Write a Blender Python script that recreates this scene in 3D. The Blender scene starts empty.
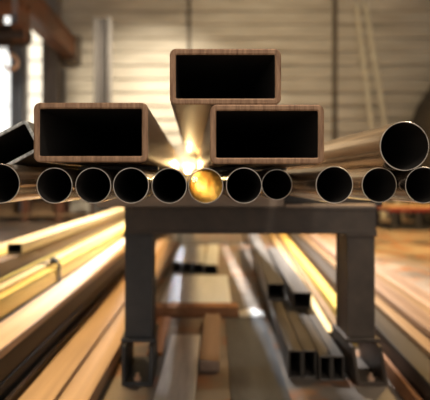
import bpy, bmesh, math, random
from mathutils import Vector, Matrix
random.seed(7)
SC = bpy.context.scene
COL = SC.collection
CAM = 0.715                      # camera height over the floor (m)
FPX = 480.0                      # focal length in pixels of a 430 px wide frame
TAU = math.tau

# ------------------------------------------------------------------ materials
def new_mat(name):
    m = bpy.data.materials.new(name); m.use_nodes = True
    nt = m.node_tree
    return m, nt, nt.nodes['Principled BSDF']

def steel(name, c1, c2, rough=0.4, metal=0.7, scale=(30, 2, 30), bump=0.15, rvar=0.15, detail=5):
    """streaked metal: noise stretched along the object's own length (Y)"""
    m, nt, b = new_mat(name)
    N, L = nt.nodes, nt.links
    tc = N.new('ShaderNodeTexCoord'); mp = N.new('ShaderNodeMapping')
    mp.inputs['Scale'].default_value = scale
    L.new(tc.outputs['Object'], mp.inputs['Vector'])
    oi = N.new('ShaderNodeObjectInfo')
    no = N.new('ShaderNodeTexNoise'); no.noise_dimensions = '4D'
    no.inputs['Scale'].default_value = 1.0; no.inputs['Detail'].default_value = detail
    no.inputs['Roughness'].default_value = 0.65
    mu = N.new('ShaderNodeMath'); mu.operation = 'MULTIPLY'; mu.inputs[1].default_value = 37.0
    L.new(oi.outputs['Random'], mu.inputs[0]); L.new(mu.outputs[0], no.inputs['W'])
    L.new(mp.outputs[0], no.inputs['Vector'])
    cr = N.new('ShaderNodeValToRGB')
    cr.color_ramp.elements[0].position = 0.3; cr.color_ramp.elements[0].color = (*c1, 1)
    cr.color_ramp.elements[1].position = 0.7; cr.color_ramp.elements[1].color = (*c2, 1)
    L.new(no.outputs['Fac'], cr.inputs[0]); L.new(cr.outputs[0], b.inputs['Base Color'])
    b.inputs['Metallic'].default_value = metal
    mr = N.new('ShaderNodeMapRange')
    mr.inputs['To Min'].default_value = max(0.05, rough - rvar); mr.inputs['To Max'].default_value = rough + rvar
    L.new(no.outputs['Fac'], mr.inputs['Value']); L.new(mr.outputs[0], b.inputs['Roughness'])
    bp = N.new('ShaderNodeBump'); bp.inputs['Strength'].default_value = bump; bp.inputs['Distance'].default_value = 0.002
    L.new(no.outputs['Fac'], bp.inputs['Height']); L.new(bp.outputs[0], b.inputs['Normal'])
    return m

def plain(name, c, rough=0.6, metal=0.0, emit=None, strength=0):
    m, nt, b = new_mat(name)
    N, L = nt.nodes, nt.links
    no = N.new('ShaderNodeTexNoise'); no.inputs['Scale'].default_value = 9; no.inputs['Detail'].default_value = 4
    tc = N.new('ShaderNodeTexCoord'); L.new(tc.outputs['Object'], no.inputs['Vector'])
    mx = N.new('ShaderNodeMix'); mx.data_type = 'RGBA'
    mx.inputs['A'].default_value = (*[v * 0.75 for v in c], 1); mx.inputs['B'].default_value = (*[min(1, v * 1.2) for v in c], 1)
    L.new(no.outputs['Fac'], mx.inputs['Factor']); L.new(mx.outputs['Result'], b.inputs['Base Color'])
    b.inputs['Roughness'].default_value = rough; b.inputs['Metallic'].default_value = metal
    if emit:
        b.inputs['Emission Color'].default_value = (*emit, 1); b.inputs['Emission Strength'].default_value = strength
    return m

M = {}
M['tube_side'] = steel('rolled_tube_side', (.18, .12, .08), (.36, .26, .18), .40, .7, (40, 1.5, 40))
M['tube_end'] = steel('rolled_tube_cut_end', (.17, .08, .038), (.52, .30, .165), .5, .3, (160, 160, 18), .3)
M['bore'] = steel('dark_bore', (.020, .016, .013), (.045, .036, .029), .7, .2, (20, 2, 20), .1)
M['pipe_side'] = steel('pipe_side', (.20, .15, .115), (.74, .60, .46), .24, .9, (75, 1.6, 75), .12, .09)
M['pipe_rim'] = steel('pipe_cut_rim', (.22, .17, .13), (.80, .70, .58), .3, .8, (35, 35, 35), .1)
M['gold_bore'] = steel('bare_bore', (.22, .14, .04), (.64, .46, .17), .5, .4, (90, 3, 90), .6)  # golden glow and its rays put into the bore's colour and bump
M['dull_side'] = steel('dull_grey_side', (.10, .10, .095), (.24, .23, .21), .45, .6, (40, 1.5, 40))
M['dull_end'] = steel('dull_grey_end', (.12, .115, .10), (.95, .93, .86), .4, .3, (90, 90, 90), .6)
M['trestle'] = steel('trestle_paint', (.042, .041, .042), (.080, .077, .075), .55, .3, (8, 8, 8), .2)
M['trestle_warm'] = steel('trestle_worn_paint', (.055, .042, .034), (.115, .086, .064), .5, .4, (8, 8, 8), .2)  # trestle paint with brownish warm light put into its colour
M['bearer'] = steel('bearer_steel', (.34, .25, .18), (.52, .40, .30), .5, .2, (3, 30, 30), .1)
M['bar_cream'] = steel('pale_cream_steel', (.44, .32, .15), (.70, .53, .28), .45, .6, (30, 1.0, 30), .05)
M['bar_yellow'] = steel('pale_yellow_steel', (.48, .31, .06), (.76, .54, .14), .45, .6, (30, 1.0, 30), .05)
M['bar_pink'] = steel('pale_tan_steel', (.44, .32, .23), (.68, .53, .40), .45, .6, (30, 1.0, 30), .05)
M['bar_tan'] = steel('tan_rolled_steel', (.36, .25, .17), (.58, .42, .29), .42, .3, (30, 1.0, 30), .05)
M['bar_umber'] = steel('umber_rolled_steel', (.19, .12, .08), (.36, .24, .165), .42, .35, (30, 1.0, 30), .05)
M['bar_brown'] = steel('brown_rolled_steel', (.14, .085, .045), (.30, .19, .10), .45, .4, (30, 1.0, 30), .05)
M['bar_dark'] = steel('dark_rolled_steel', (.030, .026, .022), (.075, .06, .048), .42, .5, (30, 1.0, 30), .05)
M['bar_rust'] = steel('rusty_steel', (.20, .075, .025), (.42, .20, .09), .6, .2, (20, 4, 20), .1)
M['floor_tube'] = steel('grey_brown_tube', (.05, .042, .036), (.125, .105, .085), .42, .5, (30, 1.2, 30), .05)
M['weathered'] = steel('weathered_plank', (.46, .41, .36), (.78, .71, .63), .5, .05, (24, 2.5, 24), .1)
M['white_steel'] = steel('whitish_galvanised', (.62, .67, .74), (.82, .86, .92), .4, .1, (20, 2, 20), .05)  # whitish steel of the short tubes, also colours the floor glare sheet
M['plate'] = steel('grey_plate', (.045, .047, .050), (.14, .145, .15), .36, .5, (10, 2.5, 10), .06)
M['black'] = plain('black_paint', (.02, .02, .021), .5)
M['red'] = plain('red_paint', (.20, .02, .010), .5)
M['orange'] = steel('worn_orange_paint', (.09, .038, .016), (.24, .085, .026), .5, .1, (4, 3, 4), .1)
M['hoist'] = plain('hoist_dark', (.05, .032, .022), .5, .2)
M['chrome'] = plain('hook_steel', (.75, .50, .34), .3, .4)
M['upright'] = plain('upright_grey', (.085, .075, .068), .6)
M['flange'] = plain('flange_pale', (.17, .155, .14), .6)
M['pole'] = plain('pole_pale', (.88, .80, .64), .45, .1)
M['column'] = plain('column_grey', (.24, .215, .195), .6)
M['post_blue'] = plain('post_bluegrey', (.16, .18, .22), .6)
M['trimbrown'] = plain('joint_trim', (.13, .10, .07), .6)
M['rack_post'] = plain('rack_redbrown', (.20, .075, .035), .6)
M['rack_wood'] = plain('rack_board', (.36, .23, .12), .6)
M['carton'] = plain('carton_brown', (.30, .19, .10), .8)
M['machine'] = plain('machine_dark', (.035, .028, .022), .6)
M['plastic'] = plain('white_plastic', (.80, .78, .74), .35)
M['strap'] = plain('strap_black', (.05, .035, .02), .5)
M['spark'] = plain('hot_spark', (1, .9, .6), .5, 0, (1.0, .70, .26), 60)
M['frame'] = plain('window_frame_paint', (.45, .43, .40), .5)

def wall_mat():
    m, nt, b = new_mat('cream_boarding'); N, L = nt.nodes, nt.links
    tc = N.new('ShaderNodeTexCoord'); mp = N.new('ShaderNodeMapping'); mp.inputs['Scale'].default_value = (.5, 1, 4)
    L.new(tc.outputs['Object'], mp.inputs[0])
    no = N.new('ShaderNodeTexNoise'); no.inputs['Scale'].default_value = 2.0; no.inputs['Detail'].default_value = 6
    L.new(mp.outputs[0], no.inputs['Vector'])
    cr = N.new('ShaderNodeValToRGB')
    cr.color_ramp.elements[0].position = .3; cr.color_ramp.elements[0].color = (.42, .37, .29, 1)
    cr.color_ramp.elements[1].position = .7; cr.color_ramp.elements[1].color = (.66, .61, .51, 1)
    L.new(no.outputs['Fac'], cr.inputs[0]); L.new(cr.outputs[0], b.inputs['Base Color'])
    b.inputs['Roughness'].default_value = .55
    return m
M['wall'] = wall_mat()

def floor_mat():
    m, nt, b = new_mat('worn_concrete'); N, L = nt.nodes, nt.links
    tc = N.new('ShaderNodeTexCoord')
    n1 = N.new('ShaderNodeTexNoise'); n1.inputs['Scale'].default_value = 1.6; n1.inputs['Detail'].default_value = 7
    n2 = N.new('ShaderNodeTexNoise'); n2.inputs['Scale'].default_value = 5.5; n2.inputs['Detail'].default_value = 5
    for n in (n1, n2): L.new(tc.outputs['Object'], n.inputs['Vector'])
    c1 = N.new('ShaderNodeValToRGB')
    c1.color_ramp.elements[0].position = .36; c1.color_ramp.elements[0].color = (.055, .045, .038, 1)
    c1.color_ramp.elements[1].position = .66; c1.color_ramp.elements[1].color = (.27, .215, .165, 1)
    c2 = N.new('ShaderNodeValToRGB')
    c2.color_ramp.elements[0].position = .50; c2.color_ramp.elements[0].color = (0, 0, 0, 1)
    c2.color_ramp.elements[1].position = .66; c2.color_ramp.elements[1].color = (1, 1, 1, 1)
    L.new(n1.outputs['Fac'], c1.inputs[0]); L.new(n2.outputs['Fac'], c2.inputs[0])
    mx = N.new('ShaderNodeMix'); mx.data_type = 'RGBA'; mx.inputs['B'].default_value = (.20, .075, .025, 1)
    L.new(c1.outputs[0], mx.inputs['A']); L.new(c2.outputs[0], mx.inputs['Factor'])
    L.new(mx.outputs['Result'], b.inputs['Base Color'])
    mr = N.new('ShaderNodeMapRange'); mr.inputs['To Min'].default_value = .25; mr.inputs['To Max'].default_value = .55
    L.new(n1.outputs['Fac'], mr.inputs['Value']); L.new(mr.outputs[0], b.inputs['Roughness'])
    return m
M['floor'] = floor_mat()
M['shell'] = plain('shell_paint', (.30, .26, .21), .8)

def glass_mat(name, frost):  # frost: backlit pane added in place of brightly lit boarding
    m = bpy.data.materials.new(name); m.use_nodes = True
    nt = m.node_tree; N, L = nt.nodes, nt.links; N.clear()
    out = N.new('ShaderNodeOutputMaterial'); mx = N.new('ShaderNodeMixShader')
    a = N.new('ShaderNodeBsdfTransparent'); a.inputs[0].default_value = (.95, .96, .96, 1)
    if frost:
        d = N.new('ShaderNodeBsdfTranslucent'); d.inputs[0].default_value = (.92, .84, .70, 1); mx.inputs[0].default_value = .6
    else:
        d = N.new('ShaderNodeBsdfGlossy'); d.inputs['Roughness'].default_value = .03; mx.inputs[0].default_value = .06
    L.new(a.outputs[0], mx.inputs[1]); L.new(d.outputs[0], mx.inputs[2]); L.new(mx.outputs[0], out.inputs[0])
    return m
M['glass'] = glass_mat('clear_glass', False)
M['frosted'] = glass_mat('frosted_glass', True)

# ------------------------------------------------------------------ helpers
def link(name, bm, mats, parent=None, loc=None, rot=None):
    me = bpy.data.meshes.new(name)
    bmesh.ops.recalc_face_normals(bm, faces=bm.faces[:])
    bm.to_mesh(me); bm.free()
    for m in (mats if isinstance(mats, (list, tuple)) else [mats]): me.materials.append(M[m] if isinstance(m, str) else m)
    o = bpy.data.objects.new(name, me); COL.objects.link(o)
    if loc is not None: o.location = loc
    if rot is not None: o.rotation_euler = rot
    if parent is not None: o.parent = parent
    return o

def tag(o, label, cat, group=None, kind=None):
    o['label'] = label; o['category'] = cat
    if group: o['group'] = group
    if kind: o['kind'] = kind
    return o

def empty(name, loc, label, cat, group=None, rot=None):
    o = bpy.data.objects.new(name, None); COL.objects.link(o); o.location = loc
    o.empty_display_size = .05
    if rot: o.rotation_euler = rot
    return tag(o, label, cat, group)

def struct(o):
    o['kind'] = 'structure'; return o

def box(bm, x0, x1, y0, y1, z0, z1, bev=0.0, mi=0):
    vs = [bm.verts.new((x, y, z)) for x in (x0, x1) for y in (y0, y1) for z in (z0, z1)]
    q = [(0, 1, 3, 2), (4, 6, 7, 5), (0, 4, 5, 1), (2, 3, 7, 6), (0, 2, 6, 4), (1, 5, 7, 3)]
    fs = [bm.faces.new([vs[i] for i in f]) for f in q]
    for f in fs: f.material_index = mi
    if bev > 0:
        es = list({e for f in fs for e in f.edges})
        bmesh.ops.bevel(bm, geom=es, offset=bev, segments=2, affect='EDGES', profile=.6)

def loop_rr(w, h, r, seg=5):
    """rounded-rectangle outline, centred"""
    pts = []
    for cx, cz, a0 in ((w/2-r, h/2-r, 0), (-w/2+r, h/2-r, 90), (-w/2+r, -h/2+r, 180), (w/2-r, -h/2+r, 270)):
        for k in range(seg + 1):
            a = math.radians(a0 + 90 * k / seg)
            pts.append((cx + r * math.cos(a), cz + r * math.sin(a)))
    return pts

def loop_c(r, n=72):
    return [(r * math.cos(TAU * k / n), r * math.sin(TAU * k / n)) for k in range(n)]

def hollow(outer, inner, length, edge=0.0012, y0=0.0):
    """open-ended hollow section along +Y; materials 0 outside, 1 bore, 2 cut ends; tiny chamfers at the cut"""
    bm = bmesh.new(); n = len(outer)
    def shrink(p, q, t): return (p[0] + (q[0] - p[0]) * t, p[1] + (q[1] - p[1]) * t)
    t = .22
    oe = [shrink(o, i, t) for o, i in zip(outer, inner)]
    ie = [shrink(i, o, t) for o, i in zip(outer, inner)]
    rings = [(outer, edge), (outer, length - edge), (oe, length), (ie, length), (inner, length - edge), (inner, edge), (ie, 0), (oe, 0)]
    R = [[bm.verts.new((p[0], y0 + y, p[1])) for p in lp] for lp, y in rings]
    mi = [0, 2, 2, 2, 1, 2, 2, 2]
    for k in range(8):
        a, b = R[k], R[(k + 1) % 8]
        for j in range(n):
            f = bm.faces.new((a[j], a[(j + 1) % n], b[(j + 1) % n], b[j]))
            f.material_index = mi[k]; f.smooth = k in (0, 4)
    bm.edges.ensure_lookup_table()
    for k in range(8):
        for j in range(n):
            e = bm.edges.get((R[k][j], R[k][(j + 1) % n]))
            if e: e.smooth = False
    return bm

def rect_tube(name, cx, z0, w, h, y0, length, wall, rad, mats, yaw=0.0, roll=0.0):
    """hollow rectangular tube, centre cx, underside z0, near end y0; origin at the near end's bottom centre"""
    o_ = loop_rr(w, h, rad); i_ = loop_rr(w - 2*wall, h - 2*wall, max(.001, rad - wall * .8))
    bm = hollow(o_, i_, length)
    bmesh.ops.translate(bm, verts=bm.verts[:], vec=(0, 0, h/2))
    return link(name, bm, mats, loc=(cx, y0, z0), rot=(0, roll, -math.atan(yaw)))

def solid_bar(name, cx, z0, w, h, y0, length, mat, yaw=0.0, bev=.004):
    bm = bmesh.new(); box(bm, -w/2, w/2, 0, length, 0, h, bev)
    return link(name, bm, mat, loc=(cx, y0, z0), rot=(0, 0, -math.atan(yaw)))

def cyl(bm, p0, p1, r0, r1=None, n=20, mi=0, caps=True):
    r1 = r0 if r1 is None else r1
    p0, p1 = Vector(p0), Vector(p1); d = (p1 - p0).normalized()
    u = d.orthogonal().normalized(); v = d.cross(u)
    A = [bm.verts.new(p0 + (u * math.cos(TAU*k/n) + v * math.sin(TAU*k/n)) * r0) for k in range(n)]
    B = [bm.verts.new(p1 + (u * math.cos(TAU*k/n) + v * math.sin(TAU*k/n)) * r1) for k in range(n)]
    for k in range(n):
        f = bm.faces.new((A[k], A[(k+1) % n], B[(k+1) % n], B[k])); f.smooth = True; f.material_index = mi
    if caps:
        bm.faces.new(A[::-1]).material_index = mi; bm.faces.new(B).material_index = mi
    for k in range(n):
        bm.edges.get((A[k], A[(k+1) % n])).smooth = False; bm.edges.get((B[k], B[(k+1) % n])).smooth = False

def sweep(bm, pts, rads, n=12):
    """round tube along points, closed with caps"""
    pts = [Vector(p) for p in pts]; prev = None; rings = []
    for i, p in enumerate(pts):
        d = (pts[min(i+1, len(pts)-1)] - pts[max(i-1, 0)]).normalized()
        u = d.orthogonal().normalized() if prev is None else (prev - d * prev.dot(d)).normalized()
        prev = u; v = d.cross(u); r = rads[i] if isinstance(rads, (list, tuple)) else rads
        rings.append([bm.verts.new(p + (u*math.cos(TAU*k/n) + v*math.sin(TAU*k/n)) * r) for k in range(n)])
    for a, b in zip(rings, rings[1:]):
        for k in range(n):
            bm.faces.new((a[k], a[(k+1) % n], b[(k+1) % n], b[k])).smooth = True
    bm.faces.new(rings[0][::-1]); bm.faces.new(rings[-1])

# ------------------------------------------------------------------ setting
WALL_Y = 9.0
XL, XR, YF, CEIL = -4.7, 6.2, -2.6, 5.0
bm = bmesh.new(); box(bm, XL - .2, XR + .2, YF, WALL_Y + .2, -.15, 0)
struct(link('floor', bm, 'floor'))
bm = bmesh.new(); box(bm, XL - .2, XR + .2, YF, WALL_Y + .2, CEIL, CEIL + .15)
struct(link('ceiling', bm, 'shell'))
bm = bmesh.new(); box(bm, XL - .2, XL, YF, WALL_Y + .2, 0, CEIL)
struct(link('wall_left', bm, 'shell'))
bm = bmesh.new(); box(bm, XR, XR + .2, YF, WALL_Y + .2, 0, CEIL)
struct(link('wall_right', bm, 'shell'))
# back wall: lapped horizontal boards, with a window opening and one for the lit-boarding pane at the left
W1 = (-4.35, -3.36); W2 = (-3.15, -2.72); WZ = (1.0, 4.2)
def lapped(bm, x0, x1, z0, z1, pitch=.253):
    """horizontal boards with a slight slope and a recessed joint under each one"""
    z = math.floor(z0 / pitch + 1e-6) * pitch
    while z < z1 - 1e-6:
        for za, zb, ya, yb in ((z, z + .055, WALL_Y + .03, WALL_Y + .03), (z + .055, z + pitch, WALL_Y - .02, WALL_Y - .004)):
            a, b = max(za, z0), min(zb, z1)
            if b - a < 1e-6: continue
            vs = [bm.verts.new(p) for p in ((x0, ya, a), (x1, ya, a), (x1, yb, b), (x0, yb, b),
                                            (x0, WALL_Y + .12, a), (x1, WALL_Y + .12, a), (x1, WALL_Y + .12, b), (x0, WALL_Y + .12, b))]
            for f in ((0, 1, 2, 3), (4, 7, 6, 5), (0, 4, 5, 1), (3, 2, 6, 7), (0, 3, 7, 4), (1, 5, 6, 2)):
                bm.faces.new([vs[k] for k in f])
        z += pitch
bm = bmesh.new()
lapped(bm, W2[1], XR, 0, CEIL)
lapped(bm, XL, W1[0], 0, CEIL)
lapped(bm, W1[0], W2[1], 0, WZ[0]); lapped(bm, W1[0], W2[1], WZ[1], CEIL)
lapped(bm, W1[1], W2[0], WZ[0], WZ[1])
struct(link('wall_back', bm, 'wall'))
def window(n, x0, x1, pane_mat, rails):
    w = bpy.data.objects.new('window_%d' % n, None); COL.objects.link(w); w.location = (0, 0, 0); struct(w)
    bm = bmesh.new(); t = .05
    box(bm, x0, x0 + t, 8.96, 9.06, WZ[0], WZ[1]); box(bm, x1 - t, x1, 8.96, 9.06, WZ[0], WZ[1])
    box(bm, x0 + t, x1 - t, 8.96, 9.06, WZ[0], WZ[0] + t); box(bm, x0 + t, x1 - t, 8.96, 9.06, WZ[1] - t, WZ[1])
    for k in range(1, rails):
        z = WZ[0] + (WZ[1] - WZ[0]) * k / rails
        box(bm, x0 + t, x1 - t, 8.98, 9.05, z - .009, z + .009)
    link('window_frame', bm, 'frame', w)
    bm = bmesh.new(); box(bm, x0 + t, x1 - t, 9.06, 9.066, WZ[0] + t, WZ[1] - t)
    link('window_pane', bm, pane_mat, w)
window(1, *W1, 'glass', 3)
window(2, *W2, 'frosted', 10)  # backlit pane with rails added in place of brightly lit boarding
# columns and joint strips fixed to the wall
def strip(n, x0, x1, y0, z0, z1, mat, hsec=False):
    bm = bmesh.new()
    if hsec:
        box(bm, x0, x0 + .03, y0, 8.96, z0, z1); box(bm, x1 - .03, x1, y0, 8.96, z0, z1)
        box(bm, x0 + .03, x1 - .03, (y0 + 8.96)/2 - .05, (y0 + 8.96)/2 + .05, z0, z1)
    else: box(bm, x0, x1, y0, 8.962, z0, z1, .004)
    return struct(link('trim_%d' % n, bm, mat))
strip(1, -2.74, -2.46, 8.70, 0, CEIL, 'column', True)
strip(2, -3.35, -3.17, 8.84, 0, CEIL, 'post_blue')
strip(3, 2.60, 2.68, 8.90, 0, CEIL, 'trimbrown')
strip(4, -.10, -.04, 8.92, 0, CEIL, 'trimbrown')
strip(5, -2.43, -2.37, 8.90, 0, 2.75, 'flange')

# ------------------------------------------------------------------ round pipes and rectangular tubes at the front
Y0 = 0.85
K = Y0 / FPX                     # metres per pixel in the plane of the cut ends
BOT = CAM - 25.6 * K             # all pipes lie on the bearers at this height
PIPE_LEN = 6.0
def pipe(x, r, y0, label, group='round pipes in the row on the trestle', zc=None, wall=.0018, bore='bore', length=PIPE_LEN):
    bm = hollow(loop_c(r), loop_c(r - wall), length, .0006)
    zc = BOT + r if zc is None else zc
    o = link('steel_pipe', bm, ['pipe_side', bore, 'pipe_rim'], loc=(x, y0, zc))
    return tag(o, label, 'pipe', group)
def px(x, y0=Y0): return (x - 193.0) * y0 / FPX
R = .0320
pipe(px(0), .0354, .85, 'leftmost round pipe of the row, cut by the photo edge below the tilted grey tube')
pipe(px(54.5), R, .85, 'round pipe under the left end of the left rectangular tube, second in the row')
pipe(px(93.2), R, .85, 'round steel pipe under the middle of the left rectangular tube, third in the row')
pipe(px(131), R, .85, 'round steel pipe under the right end of the left rectangular tube, fourth in the row')
pipe(px(169.3), .0316, .85, 'dark-mouthed round pipe directly left of the pipe with the golden glowing bore')
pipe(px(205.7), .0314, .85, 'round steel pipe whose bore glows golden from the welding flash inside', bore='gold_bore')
pipe(px(244), R, .85, 'dark-mouthed round pipe directly right of the golden glowing pipe')
pipe(px(276.9, .985), .0318, .985, 'round pipe set slightly back under the right end of the right rectangular tube, looks smaller')
pipe(px(334.4), .0332, .85, 'round pipe with bright flank just right of the right rectangular tube')
p10 = pipe(px(379.3, .88), .0324, .88, 'round pipe right below the large upper pipe, second in the row from the right')
p11 = pipe(px(423.5), .0326, .85, 'rightmost round pipe of the row, at the right photo edge')
# large pipe lying in the groove over the two right-hand pipes
rb = .0440
a, b = Vector((p10.location.x, p10.location.z)), Vector((p11.location.x, p11.location.z))
ra = rb + .0326 + .0003
d = (b - a).length; mid = (a + b) / 2; hh = math.sqrt(ra*ra - d*d/4)
nrm = Vector((-(b - a).y, (b - a).x)).normalized()
if nrm.y < 0: nrm = -nrm
cbig = mid + nrm * hh
pipe(cbig.x + .000, rb, .85, 'large thick round pipe lying on top of the two rightmost pipes of the row', 'upper tubes', zc=cbig.y, wall=.0022)

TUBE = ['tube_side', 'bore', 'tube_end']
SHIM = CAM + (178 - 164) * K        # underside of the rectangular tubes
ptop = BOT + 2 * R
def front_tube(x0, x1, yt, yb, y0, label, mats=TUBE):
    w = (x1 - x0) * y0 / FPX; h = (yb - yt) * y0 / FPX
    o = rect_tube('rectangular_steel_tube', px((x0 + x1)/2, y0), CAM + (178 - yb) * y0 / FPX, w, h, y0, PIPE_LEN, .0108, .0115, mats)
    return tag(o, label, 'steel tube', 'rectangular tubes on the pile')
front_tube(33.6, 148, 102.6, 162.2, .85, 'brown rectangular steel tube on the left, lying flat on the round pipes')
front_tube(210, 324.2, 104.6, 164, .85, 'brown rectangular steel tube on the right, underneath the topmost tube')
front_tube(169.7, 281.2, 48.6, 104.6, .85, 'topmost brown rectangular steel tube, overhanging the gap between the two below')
# dark packing strips between pipes and tubes
SHIM_L = CAM + (178 - 162.2) * K
for xa, xb, yy, zt, lab in ((-.275, -.085, 1.15, SHIM_L, 'thin dark packing strip under the left rectangular tube near its cut end'),
                            (-.275, -.085, 4.9, SHIM_L, 'thin dark packing strip under the left rectangular tube, far along it'),
                            (.035, .225, 1.15, SHIM, 'thin dark packing strip under the right rectangular tube near its cut end'),
                            (.035, .225, 4.9, SHIM, 'thin dark packing strip under the right rectangular tube, far along it')):
    bm = bmesh.new(); box(bm, xa, xb, 0, .05, 0, zt - ptop - .0004, .0006)
    tag(link('packing_strip', bm, 'bar_dark', loc=(0, yy, ptop + .0002)), lab, 'packing strip', 'packing strips')
# tilted grey tube leaning between the leftmost pipe and the left tube
yt_ = .93; th = math.radians(28)
w_, h_ = .150, .066
brc = Vector((px(41.0, yt_), CAM + (178 - 147.0) * yt_ / FPX))             # lower right corner
u = Vector((math.cos(th), math.sin(th)))
# push the underside so that it just touches the leftmost pipe
pc = Vector((px(0), BOT + .0354)); nn = Vector((-u.y, u.x))
gap = (brc - pc).dot(nn) - .0354
brc -= nn * (gap - .0003)
o_ = loop_rr(w_, h_, .009); i_ = loop_rr(w_ - .014, h_ - .014, .004)
bm = hollow(o_, i_, PIPE_LEN)
bmesh.ops.translate(bm, verts=bm.verts[:], vec=(-w_/2, 0, h_/2))
tag(link('rectangular_steel_tube', bm, ['dull_side', 'bore', 'dull_end'], loc=(brc.x, yt_, brc.y), rot=(0, -th, 0)),
    'grey rectangular tube with bright worn rim, tilted against the left brown tube', 'steel tube', 'rectangular tubes on the pile')

# ------------------------------------------------------------------ trestles
def trestle(y, label):
    ZT = .715 - .104; bh = .094; x0, x1 = -.244, .652; dp = .145
    t = empty('steel_trestle', (0, y, 0), label, 'trestle', 'trestles under the pile')
    bm = bmesh.new()          # hollow-looking H beam laid across
    box(bm, x0, x1, 0, dp, ZT - .012, ZT, .002); box(bm, x0, x1, 0, dp, ZT - bh, ZT - bh + .012, .002)
    box(bm, x0 + .002, x1 - .002, .004, .016, ZT - bh + .012, ZT - .012); box(bm, x0 + .002, x1 - .002, dp - .016, dp - .004, ZT - bh + .012, ZT - .012)
    link('crossbeam', bm, 'trestle_warm', t)
    for xa, xb, mat in ((x0 + .002, x0 + .100, 'trestle'), (x1 - .104, x1 - .006, 'trestle_warm')):
        zt, zb = ZT - bh, .150
        bm = bmesh.new()      # leg of two flanges and a web, closed at the front
        box(bm, xa, xb, 0.004, .016, zb, zt - .010, .002); box(bm, xa, xb, dp - .016, dp - .004, zb, zt - .010, .002)
        box(bm, xa + .004, xa + .014, .016, dp - .016, zb, zt - .010); box(bm, xb - .014, xb - .004, .016, dp - .016, zb, zt - .010)
        lg = link('leg', bm, mat, t)
        bm = bmesh.new(); box(bm, xa - .006, xb + .006, -.003, dp + .003, zt - .010, zt, .002); link('cap_plate', bm, mat, lg)
        bm = bmesh.new(); box(bm, xa - .012, xb + .012, -.012, dp + .012, zb - .014, zb, .003); link('base_plate', bm, mat, lg)
        # foot: open steel section running front to back
        bm = bmesh.new()
        sl = .022 if xa > 0 else 0.0
        box(bm, xa - .004, xa + .008, -.05, dp + .05, 0, .136, .002)
        box(bm, xb - .008 + 0, xb + .004, -.05, dp + .05, 0, .136, .002)
        if sl:
            for v in bm.verts:
                if v.co.z < .07: v.co.x += sl
        box(bm, xa + .008 + sl, xb - .008 + sl, -.05, dp + .05, 0, .012, .002)
        ft = link('foot', bm, mat, lg)
        bm = bmesh.new(); cx = (xa + xb)/2 + sl
        cyl(bm, (cx, -.03, .012), (cx, -.03, .022), .013, n=6); cyl(bm, (cx, -.03, .022), (cx, -.03, .036), .006, n=12)
        link('anchor_bolt', bm, 'chrome', ft)
    return t
TY = 1.70
trestle(TY, 'dark steel trestle with two legs standing in the foreground under the pipes')
trestle(5.2, 'far steel trestle seen small between the legs of the front one')
ZT = .715 - .104
for yb_, la, lb in ((TY + .012, 'brown flat bearer bar on the left half of the front trestle, under the pipes', 'short dark bearer block on the right end of the front trestle'),
                    (5.22, 'brown bearer bar on the left half of the far trestle', 'dark bearer bar on the right half of the far trestle')):
    bm = bmesh.new(); box(bm, -.345, .325, 0, .10, 0, BOT - ZT, .004)
    tag(link('bearer_bar', bm, 'bearer', loc=(0, yb_, ZT)), la, 'bearer', 'bearer bars')
    bm = bmesh.new(); box(bm, .335, .70, 0, .07, 0, BOT - ZT, .004)
    tag(link('bearer_bar', bm, 'bar_dark', loc=(0, yb_ + .055, ZT)), lb, 'bearer', 'bearer bars')
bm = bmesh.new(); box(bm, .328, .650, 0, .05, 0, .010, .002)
tag(link('flat_strip', bm, 'bar_tan', loc=(0, TY + .004, ZT)), 'bright thin strip lying on the right half of the front trestle beam', 'strip')  # strip added as the bright highlight along the beam top

# ------------------------------------------------------------------ welding flash in the groove
gx = px(187.6, .85)
def spark(name, x, y, z, r, label):
    bm = bmesh.new(); bmesh.ops.create_icosphere(bm, subdivisions=2, radius=r)
    for v in bm.verts:
        v.co *= random.uniform(.7, 1.35)
    for f in bm.faces: f.smooth = True
    return tag(link(name, bm, 'spark', loc=(x, y, z)), label, 'spark')
FL = Vector((-.026, 2.5, CAM + .040))
spark('welding_flash', *FL, .013, 'blinding white-gold welding flash in the gap between the two lower rectangular tubes')
spark('glowing_bead', px(205.7) - .006, 4.4, BOT + .034, .005, 'small glowing bead deep inside the golden round pipe')  # bead added as a visible source for the bore glow
def point(name, loc, col, watts, r=.02):
    l = bpy.data.lights.new(name, 'POINT'); l.color = col; l.energy = watts; l.shadow_soft_size = r
    o = bpy.data.objects.new(name, l); COL.objects.link(o); o.location = loc; return o
point('welding_light', FL + Vector((0, -.06, .03)), (1, .64, .24), 10, .012)
for yy, ww in ((1.40, .20), (2.1, .9), (3.0, 2.6)):
    point('bore_light', (px(205.7) - .006, yy, BOT + .046), (1, .52, .09), ww, .006)  # unseen lights added along the bore to make it glow
# haze volume added to spread the glare around the flash
bm = bmesh.new(); bmesh.ops.create_icosphere(bm, subdivisions=3, radius=1)
for v in bm.verts: v.co = Vector((v.co.x * .048, v.co.y * 1.05, v.co.z * .050))
sm = bpy.data.materials.new('welding_smoke'); sm.use_nodes = True
nt = sm.node_tree; nt.nodes.clear()
out = nt.nodes.new('ShaderNodeOutputMaterial'); vs = nt.nodes.new('ShaderNodeVolumeScatter')
vs.inputs['Color'].default_value = (1, .95, .85, 1); vs.inputs['Density'].default_value = 2.2; vs.inputs['Anisotropy'].default_value = .3
nt.links.new(vs.outputs[0], out.inputs['Volume'])
so = tag(link('welding_smoke', bm, sm, loc=(-.026, 2.25, CAM + .078)), 'thin bright haze of welding smoke in the gap between the rectangular tubes', 'smoke', kind='stuff')

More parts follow.
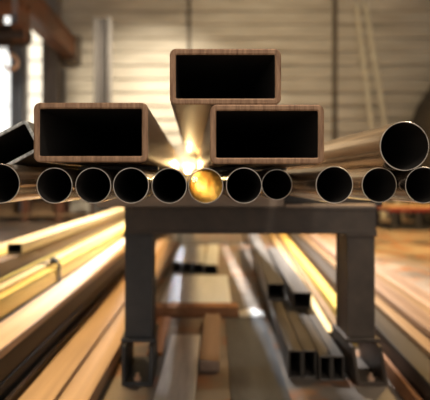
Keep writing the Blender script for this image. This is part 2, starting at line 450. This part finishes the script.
# ------------------------------------------------------------------ left pile of long bars
LY = .04375
def lbar(xa, xb, ht, hb, mat, label, y0=1.15, y1=7.3, group='long bars in the left pile', kind='tube'):
    """bar between lateral positions xa..xb (extrapolated to the camera), top ht and underside hb below the camera"""
    w = xb - xa - .002; h = hb - ht - .001
    cx = (xa + xb)/2 + LY * y0
    if kind == 'tube':
        o = rect_tube('long_steel_bar', cx, CAM - hb, w, h, y0, y1 - y0, min(.006, w*.08, h*.08), .006, [mat, 'bore', mat], LY)
    else: o = solid_bar('long_steel_bar', cx, CAM - hb, w, h, y0, y1 - y0, mat, LY)
    return tag(o, label, 'steel bar', group)
HID = 'dark steel bar buried inside the left pile'
# bottom two rows
lbar(-.746, -.62, .605, .715, 'bar_dark', 'dark bar at the foot of the left pile, lowest on its near side')
lbar(-.746, -.625, .530, .605, 'bar_dark', 'dark bar directly under the wide pale top bar of the left pile')  # separate dark bar gives the wide pale bar its shaded side
lbar(-.746, -.62, .500, .530, 'bar_pink', 'wide pale bar along the near top edge of the left pile, nearest the trestle')
for xa, xb in ((-.875, -.748), (-1.0, -.877), (-1.13, -1.002)):
    lbar(xa, xb, .605, .715, 'bar_dark', HID, group='bars hidden in the left pile')
    lbar(xa, xb, .500, .605, 'bar_dark', HID, group='bars hidden in the left pile')
# third row
lbar(-.796, -.752, .425, .500, 'bar_yellow', 'narrow yellow bar one step above the wide pale bar of the left pile')
lbar(-.846, -.798, .415, .500, 'bar_cream', 'cream bar behind the narrow yellow bar on the second step of the left pile', y0=1.3)
lbar(-.884, -.848, .428, .500, 'bar_dark', 'narrow dark bar between the cream and yellow bars of the left pile')
lbar(-1.0, -.886, .420, .500, 'bar_yellow', 'broad yellow bar under the open-ended top tube of the left pile')
lbar(-1.13, -1.002, .420, .500, 'bar_brown', HID, group='bars hidden in the left pile')
# fourth row
lbar(-.957, -.890, .350, .420, 'bar_brown', 'brown bar below the open-ended top tube of the left pile')
lbar(-1.045, -.962, .345, .420, 'bar_yellow', 'yellow bar at the back of the fourth layer of the left pile')
lbar(-1.13, -1.047, .345, .420, 'bar_cream', 'cream bar at the far back edge of the left pile')
lbar(-.955, -.882, .300, .349, 'bar_cream', 'open-ended cream tube on top of the left pile, its dark mouth showing', y0=2.21)
# thin lit flat bar leaning along the side of the pile
lbar(-.612, -.590, .640, .715, 'bar_brown', 'thin brown flat bar on edge along the foot of the left pile')
# flat bars on the floor beside the trestle
lbar(-.578, -.470, .650, .715, 'bar_tan', 'broad tan floor bar left of the front trestle, the outer of two', y0=1.1, y1=5.1, kind='solid')
lbar(-.468, -.372, .660, .715, 'bar_tan', 'broad tan floor bar beside the left trestle foot, the inner of two', y0=1.1, y1=5.1, kind='solid')
# strap and buckle over the third layer
st = empty('binding_strap', (-.750 + LY*2.32, 2.32, CAM - .414), 'dark binding strap with buckle round the stepped bars of the left pile', 'strap', rot=(0, 0, -math.atan(LY)))
bm = bmesh.new()
box(bm, -.096, .0015, -.016, .016, .0006, .0040); box(bm, .0015, .0045, -.016, .016, -.085, .0040)
link('strap_band', bm, 'strap', st)
bm = bmesh.new(); box(bm, -.040, -.006, -.024, .024, .0042, .020, .004); box(bm, -.030, -.014, -.040, .010, .020, .030, .003)
link('buckle', bm, 'black', st)

# ------------------------------------------------------------------ right pile of long bars
RY = .094
def rbar(xa, xb, ht, hb, mat, label, y0=1.2, y1=7.0, kind='tube'):
    w = xb - xa - .002; h = hb - ht - .001; cx = (xa + xb)/2 + RY * y0
    if kind == 'tube': o = rect_tube('long_steel_bar', cx, CAM - hb, w, h, y0, y1 - y0, min(.006, w*.1, h*.1), .006, [mat, 'bore', mat], RY)
    else: o = solid_bar('long_steel_bar', cx, CAM - hb, w, h, y0, y1 - y0, mat, RY)
    return tag(o, label, 'steel bar', 'long bars in the right pile')
rbar(.530, .552, .655, .715, 'bar_rust', 'thin rusty flat bar on edge at the foot of the right pile')
rbar(.556, .640, .600, .715, 'bar_dark', 'wide dark bar at the inner side of the right pile, nearest the trestle leg')
rbar(.644, .698, .585, .715, 'bar_brown', 'brown bar between the wide dark bar and the tan bar of the right pile')
rbar(.702, .790, .560, .715, 'bar_umber', 'tan bar in the middle of the right pile')
rbar(.792, .850, .570, .715, 'bar_brown', 'brown bar just beyond the middle tan bar of the right pile')
rbar(.852, .960, .575, .715, 'bar_umber', 'wide tan bar at the outer edge of the right pile')
rbar(.962, 1.05, .640, .715, 'bar_rust', 'low rusty bar lying outermost on the right, next to the open floor')
# bars on the floor seen between the legs
for xa, xb, ht, mat, lab in ((.460, .522, .615, 'bar_yellow', 'bright yellow bar seen between the trestle legs, beside the right pile'),
                             (.420, .456, .640, 'bar_brown', 'narrow brown bar seen between the trestle legs, left of the bright yellow one'),
                             (.378, .417, .655, 'bar_cream', 'cream bar seen between the trestle legs, beside the dark floor tubes')):
    rbar(xa, xb, ht, .715, mat, lab, y0=2.05)

# ------------------------------------------------------------------ pieces on the floor in the middle
DY = .073
FT = ['floor_tube', 'bore', 'floor_tube']
def ftube(x0, x1, z0, h, y0, y1, label):
    o = rect_tube('square_steel_tube', (x0 + x1)/2, z0, x1 - x0 - .001, h, y0, y1 - y0, .006, .005, FT, DY)
    return tag(o, label, 'steel tube', 'dark tubes on the floor between the trestle legs')
ftube(.340, .390, 0, .100, 1.712, 3.7, 'dark tall floor tube, leftmost of the four open ends by the right trestle leg')
ftube(.391, .441, 0, .100, 1.712, 3.7, 'dark tall floor tube, second from left of the four open ends by the right leg')
ftube(.444, .488, 0, .088, 1.690, 3.7, 'dark floor tube, third from left of the four open ends by the right leg')
ftube(.489, .533, 0, .088, 1.690, 3.7, 'dark floor tube, rightmost of the four open ends, closest to the right leg')
ftube(.375, .462, .1005, .082, 2.42, 4.9, 'dark tube lying on top of the floor tubes, the left one of two')
ftube(.468, .555, .1005, .078, 2.25, 3.75, 'dark tube lying on top of the floor tubes, the right one of two')
tag(solid_bar('flat_bar', -.081, 0.0, .125, .034, 1.05, 1.04, 'weathered', .049), 'weathered grey-brown plank in the foreground centre, pointing away from the camera', 'plank')
tag(solid_bar('steel_block', .060, 0.0, .076, .042, 1.77, .62, 'bar_umber', .058), 'short brown bar lying right of the weathered plank with its dark end facing forward', 'bar')
tag(solid_bar('timber_bearer', 0.005, 0.0, .46, .055, 2.46, .085, 'bar_rust'), 'rusty brown bearer lying crosswise on the floor between the trestle legs', 'bearer')
tag(solid_bar('steel_sheet', .195, 0.0, .190, .006, 1.0, 1.44, 'plate', .045, .001), 'flat grey steel sheet on the floor right of the short brown bar', 'sheet')
tag(solid_bar('flat_bar', -.155, 0.0, .060, .012, 1.93, .51, 'bar_rust', .03, .001), 'rusty flat bar on the floor behind the left trestle foot', 'bar')
tag(solid_bar('steel_sheet', .01, 0.0, .40, .006, 2.56, .95, 'white_steel', .045, .001), 'pale shiny sheet on the floor between the crosswise bearer and the pale short tubes', 'sheet')  # sheet added to stand for bright reflected light on the floor
# pale scrap of plastic
bm = bmesh.new(); n = 14
g = [[bm.verts.new((-.07 + .14*i/n, -.06 + .12*j/n, .004 + .030*abs(math.sin(i*1.3 + j*.7))*math.sin(math.pi*i/n)*math.sin(math.pi*j/n) + random.uniform(0, .006))) for j in range(n+1)] for i in range(n+1)]
for i in range(n):
    for j in range(n): bm.faces.new((g[i][j], g[i+1][j], g[i+1][j+1], g[i][j+1])).smooth = True
bmesh.ops.solidify(bm, geom=bm.faces[:], thickness=.0012)
tag(link('plastic_scrap', bm, 'plastic', loc=(.305, 2.50, .0015)), 'crumpled pale plastic scrap at the right end of the crosswise rusty bearer', 'plastic')
# pale short tubes further back
for k, (x0, w, y0, L, yaw, lab) in enumerate(((-.165, .075, 3.66, .85, .044, 'whitish short tube on the floor beyond the bearer, leftmost of the pale group'),
                                              (-.085, .075, 3.64, .90, .044, 'whitish short tube second from left in the pale group beyond the bearer'),
                                              (-.005, .080, 3.60, .95, .044, 'whitish short tube third from left in the pale group beyond the bearer'),
                                              (.082, .10, 3.55, 1.1, .06, 'whitish short tube slanting at the right of the pale group beyond the bearer'))):
    o = rect_tube('short_steel_tube', x0 + w/2, 0, w, .075, y0, L, .006, .006, ['white_steel', 'bore', 'dull_side'], yaw)
    tag(o, lab, 'steel tube', 'pale short tubes beyond the bearer')

# ------------------------------------------------------------------ overhead runway beam and hoist at upper left
bx = -2.27; bz0 = CAM + 2.20; bz1 = CAM + 2.56
rb_ = empty('crane_beam', (bx, 4.0, bz0), 'worn orange-brown overhead crane beam running to the back wall at upper left', 'crane beam')
bm = bmesh.new()
box(bm, -.13, .13, 0, 4.88, 0, .03, .004); box(bm, -.13, .13, 0, 4.88, bz1 - bz0 - .03, bz1 - bz0, .004); box(bm, -.02, .10, 0, 4.88, .03, bz1 - bz0 - .03)
link('runway', bm, 'orange', rb_)
bm = bmesh.new(); box(bm, -.16, .20, 4.78, 4.93, -.08, bz1 - bz0 + .05, .01); link('end_plate', bm, 'trimbrown', rb_)
hy = 5.85
ho = empty('chain_hoist', (-2.22, hy, bz0 - .86), 'dark electric hoist with hook hanging under the crane beam at upper left', 'hoist')
dz = .60
bm = bmesh.new()
box(bm, -.17, .17, -.20, .20, .84, .8598, .004)
for s_ in (-1, 1):
    box(bm, s_*.165 - .010, s_*.165 + .010, -.2, .2, dz - .15, .84, .004)
    for yy in (-.12, .12): cyl(bm, (s_*.175, yy, .76), (s_*.205, yy, .76), .055)
box(bm, -.155, .155, -.03, .03, dz - .11, dz - .07, .005); box(bm, -.42, .10, -.23, -.202, .56, .83, .01)
link('trolley', bm, 'orange', ho)
bm = bmesh.new()
cyl(bm, (-.22, 0, dz - .22), (.20, 0, dz - .22), .115, n=32); cyl(bm, (.20, 0, dz - .22), (.245, 0, dz - .22), .09, .06, n=32)
for k in range(7): cyl(bm, (-.18 + k*.05, 0, dz - .22), (-.165 + k*.05, 0, dz - .22), .123, n=32)
box(bm, -.06, .06, -.05, .05, dz - .13, dz - .09, .01)
link('motor_drum', bm, 'hoist', ho)
bm = bmesh.new(); box(bm, .04, .22, -.10, .10, dz - .30, dz - .08, .02); link('gearbox', bm, 'orange', ho)
bm = bmesh.new()
cyl(bm, (0, 0, dz - .32), (0, 0, dz - .42), .04, .03)
link('hook_block', bm, 'hoist', ho)
bm = bmesh.new()
pts = [(0, 0, dz - .41), (0, 0, dz - .43)] + [(.085*math.sin(math.radians(a)), 0, dz - .53 + .085*math.cos(math.radians(a))) for a in range(0, 300, 15)]
sweep(bm, pts, [.022, .022] + [.024]*14 + [.022, .018, .014, .010, .008, .006], 12)
link('hook', bm, 'chrome', ho)

# ------------------------------------------------------------------ things by the back wall
up = empty('steel_upright', (-1.44, 7.6, 0), 'pale grey I-section upright standing before the boarded wall at left', 'upright')
bm = bmesh.new(); box(bm, -.085, .085, .06, .08, 0.012, 3.26); link('web', bm, 'upright', up)
for s in (-1, 1):
    bm = bmesh.new(); box(bm, s*.11 - .027, s*.11 + .027, 0, .14, 0.012, 3.27, .003); link('flange', bm, 'flange', up)
bm = bmesh.new(); box(bm, -.20, .20, -.06, .20, 0, .012, .002); link('base_plate', bm, 'upright', up)
def lean(p0, p1, lab):
    p0, p1 = Vector(p0), Vector(p1); d = p1 - p0; L = d.length
    bm = bmesh.new(); box(bm, -.026, .026, -.026, .026, 0, L, .004)
    o = link('leaning_pole', bm, 'pole', loc=p0); o.rotation_mode = 'QUATERNION'; o.rotation_quaternion = d.to_track_quat('Z', 'Y')
    tag(o, lab, 'pole', 'poles leaning on the back wall')
lean((3.32, 8.35, .012), (3.02, 8.895, 3.95), 'pale pole leaning on the back wall, the left of two above the right pipes')
lean((3.62, 8.35, .012), (3.20, 8.895, 3.95), 'pale pole leaning on the back wall, the right of two above the right pipes')
# dark machine at right edge
mc = empty('machine_housing', (4.35, 7.9, 0), 'dark bulky machine housing with sloping shoulder at the right edge before the wall', 'machine')
bm = bmesh.new()
prof = [(-.62, .05), (.7, .05), (.7, 2.75), (.25, 2.75), (-.10, 2.55), (-.50, 1.95), (-.62, 1.6)]
A = [bm.verts.new((x, -.4, z)) for x, z in prof]; B = [bm.verts.new((x, .4, z)) for x, z in prof]
bm.faces.new(A); bm.faces.new(B[::-1])
for k in range(len(prof)): bm.faces.new((A[k], B[k], B[(k+1) % 7], A[(k+1) % 7]))
bmesh.ops.bevel(bm, geom=bm.edges[:], offset=.04, segments=3, affect='EDGES')
link('housing', bm, 'machine', mc)
bm = bmesh.new(); box(bm, -.40, .45, -.42, -.398, .3, 1.5, .006); link('access_door', bm, 'machine', mc)
bm = bmesh.new(); box(bm, -.64, .72, -.42, .42, 0, .06, .006); link('plinth', bm, 'black', mc)
# low red trolley
tr = empty('red_trolley', (2.72, 6.55, 0), 'low red-railed trolley with black legs on the tan floor at far right', 'trolley')
bm = bmesh.new()
for yy in (0, .62): box(bm, -.06, 1.35, yy, yy + .06, .255, .305, .006)
for xx in (-.06, .62, 1.29): box(bm, xx, xx + .06, .06, .62, .258, .302, .005)
link('top_frame', bm, 'red', tr)
for xx in (.0, .33, .66, 1.0):
    for yy in (.005, .625):
        bm = bmesh.new(); box(bm, xx, xx + .07, yy, yy + .05, .05, .2555, .004); link('leg', bm, 'black', tr)
for yy in (.0, .62):
    bm = bmesh.new(); box(bm, -.03, 1.33, yy, yy + .06, 0.0, .05, .005); link('bottom_rail', bm, 'black', tr)
bm = bmesh.new(); box(bm, -.02, 1.30, .02, .66, .3055, .318, .003); link('deck', bm, 'rack_wood', tr)
# low rack behind the left pile
rk = empty('storage_rack', (-3.2, 7.9, 0), 'low brown storage rack behind the left pile under the windows', 'rack')
for xx in (-.45, .38, .95, 1.5):
    for yy in (0, .42):
        bm = bmesh.new(); box(bm, xx, xx + .10, yy, yy + .08, 0, 1.0, .005); link('post', bm, 'rack_post', rk)
for zz in (.08, .40, .72):
    bm = bmesh.new(); box(bm, -.46, 1.61, -.01, .51, zz, zz + .035, .004); link('shelf', bm, 'rack_wood', rk)
for xx, ww, hh_, zz, lab in ((-.30, .5, .22, .1155, 'brown carton on the bottom shelf of the low rack, at its left end'), (.52, .36, .20, .1155, 'brown carton on the bottom shelf of the low rack, in its middle bay'),
                             (-.30, .55, .24, .4355, 'brown carton on the middle shelf of the low rack, at its left end'), (.52, .38, .24, .4355, 'brown carton on the middle shelf of the low rack, in its middle bay'),
                             (1.08, .36, .18, .4355, 'brown carton on the middle shelf of the low rack, at its right end')):
    cb = empty('carton', (-3.2 + xx, 7.98, zz), lab, 'carton', 'cartons on the low rack')
    bm = bmesh.new(); box(bm, 0, ww, 0, .32, 0, hh_, .006); link('carton_body', bm, 'carton', cb)
    bm = bmesh.new(); box(bm, ww/2 - .03, ww/2 + .03, -.0012, .3212, hh_ - .05, hh_ + .0012); link('tape', bm, 'rack_wood', cb)

# ------------------------------------------------------------------ light
w = bpy.data.worlds.new('daylight'); SC.world = w; w.use_nodes = True
nt = w.node_tree; bg = nt.nodes['Background']           # overcast sky, brighter on the side of the hidden sun (beyond the back wall)
tc = nt.nodes.new('ShaderNodeTexCoord'); sx = nt.nodes.new('ShaderNodeSeparateXYZ'); mr = nt.nodes.new('ShaderNodeMapRange')
nt.links.new(tc.outputs['Generated'], sx.inputs[0]); nt.links.new(sx.outputs['Y'], mr.inputs['Value'])
mr.inputs['From Min'].default_value = -.3; mr.inputs['From Max'].default_value = .6
mr.inputs['To Min'].default_value = .75; mr.inputs['To Max'].default_value = 2.0
nt.links.new(mr.outputs[0], bg.inputs['Strength']); bg.inputs['Color'].default_value = (1.0, .96, .90, 1)
def area(name, loc, target, size, watts, col, spread=None):
    l = bpy.data.lights.new(name, 'AREA'); l.shape = 'DISK'; l.size = size; l.energy = watts; l.color = col
    if spread: l.spread = math.radians(spread)
    o = bpy.data.objects.new(name, l); COL.objects.link(o); o.location = loc
    o.rotation_euler = (Vector(target) - Vector(loc)).to_track_quat('-Z', 'Y').to_euler(); return o
WARM = (1, .70, .36); AMB = (1, .62, .22)
area('bay_lamp_left', (-1.5, 5.2, 4.4), (-.60, 4.3, .2), .4, 90, (1, .60, .20), 74)
area('bay_lamp_right', (2.8, 5.4, 4.4), (2.6, 5.2, 0), .5, 210, AMB, 100)
area('bay_lamp_middle', (.1, 4.6, 4.4), (.0, 3.6, 0), .4, 190, (.93, .96, 1), 50)  # unseen fill added to whiten the pale tubes on the floor
area('bay_lamp_wall', (-.3, 6.5, 3.7), (-.9, 9, .6), .4, 80, (1, .88, .69), 100)  # unseen fill added to brighten the lower left of the back wall
area('bay_lamp_hall', (1.2, 4.8, 4.7), (1.6, 9, 1.6), .4, 30, (1, .80, .50), 110)  # unseen fill added to light the rest of the back wall
area('side_lamp', (-1.3, 2.6, 3.0), (.35, 1.5, .8), .35, 20, (1, .74, .44), 55)  # unseen fill added to bring out the large pipe's upper left flank
area('side_lamp', (1.9, 2.0, 3.0), (-.1, 1.4, .7), .35, 13, (1, .84, .62), 90)  # unseen fill added for the right flanks of the left-hand pipes
area('bay_lamp_front', (.8, -1.2, 4.2), (.1, 1.0, .7), .6, 60, (1, .90, .78))

# ------------------------------------------------------------------ camera
cd = bpy.data.cameras.new('camera'); co = bpy.data.objects.new('camera', cd); COL.objects.link(co)
co.location = (0, 0, CAM); co.rotation_euler = (math.pi/2, 0, 0)
cd.sensor_fit = 'HORIZONTAL'; cd.sensor_width = 36; cd.lens = FPX / 430 * 36
cd.shift_x = 22/430; cd.shift_y = -22/430; cd.clip_start = .05
cd.dof.use_dof = True; cd.dof.focus_distance = Y0 + .02; cd.dof.aperture_fstop = 2.9
SC.camera = co
SC.view_settings.view_transform = 'Standard'; SC.view_settings.look = 'None'
SC.view_settings.exposure = 0.0; SC.view_settings.gamma = 1.0; SC.view_settings.use_curve_mapping = False
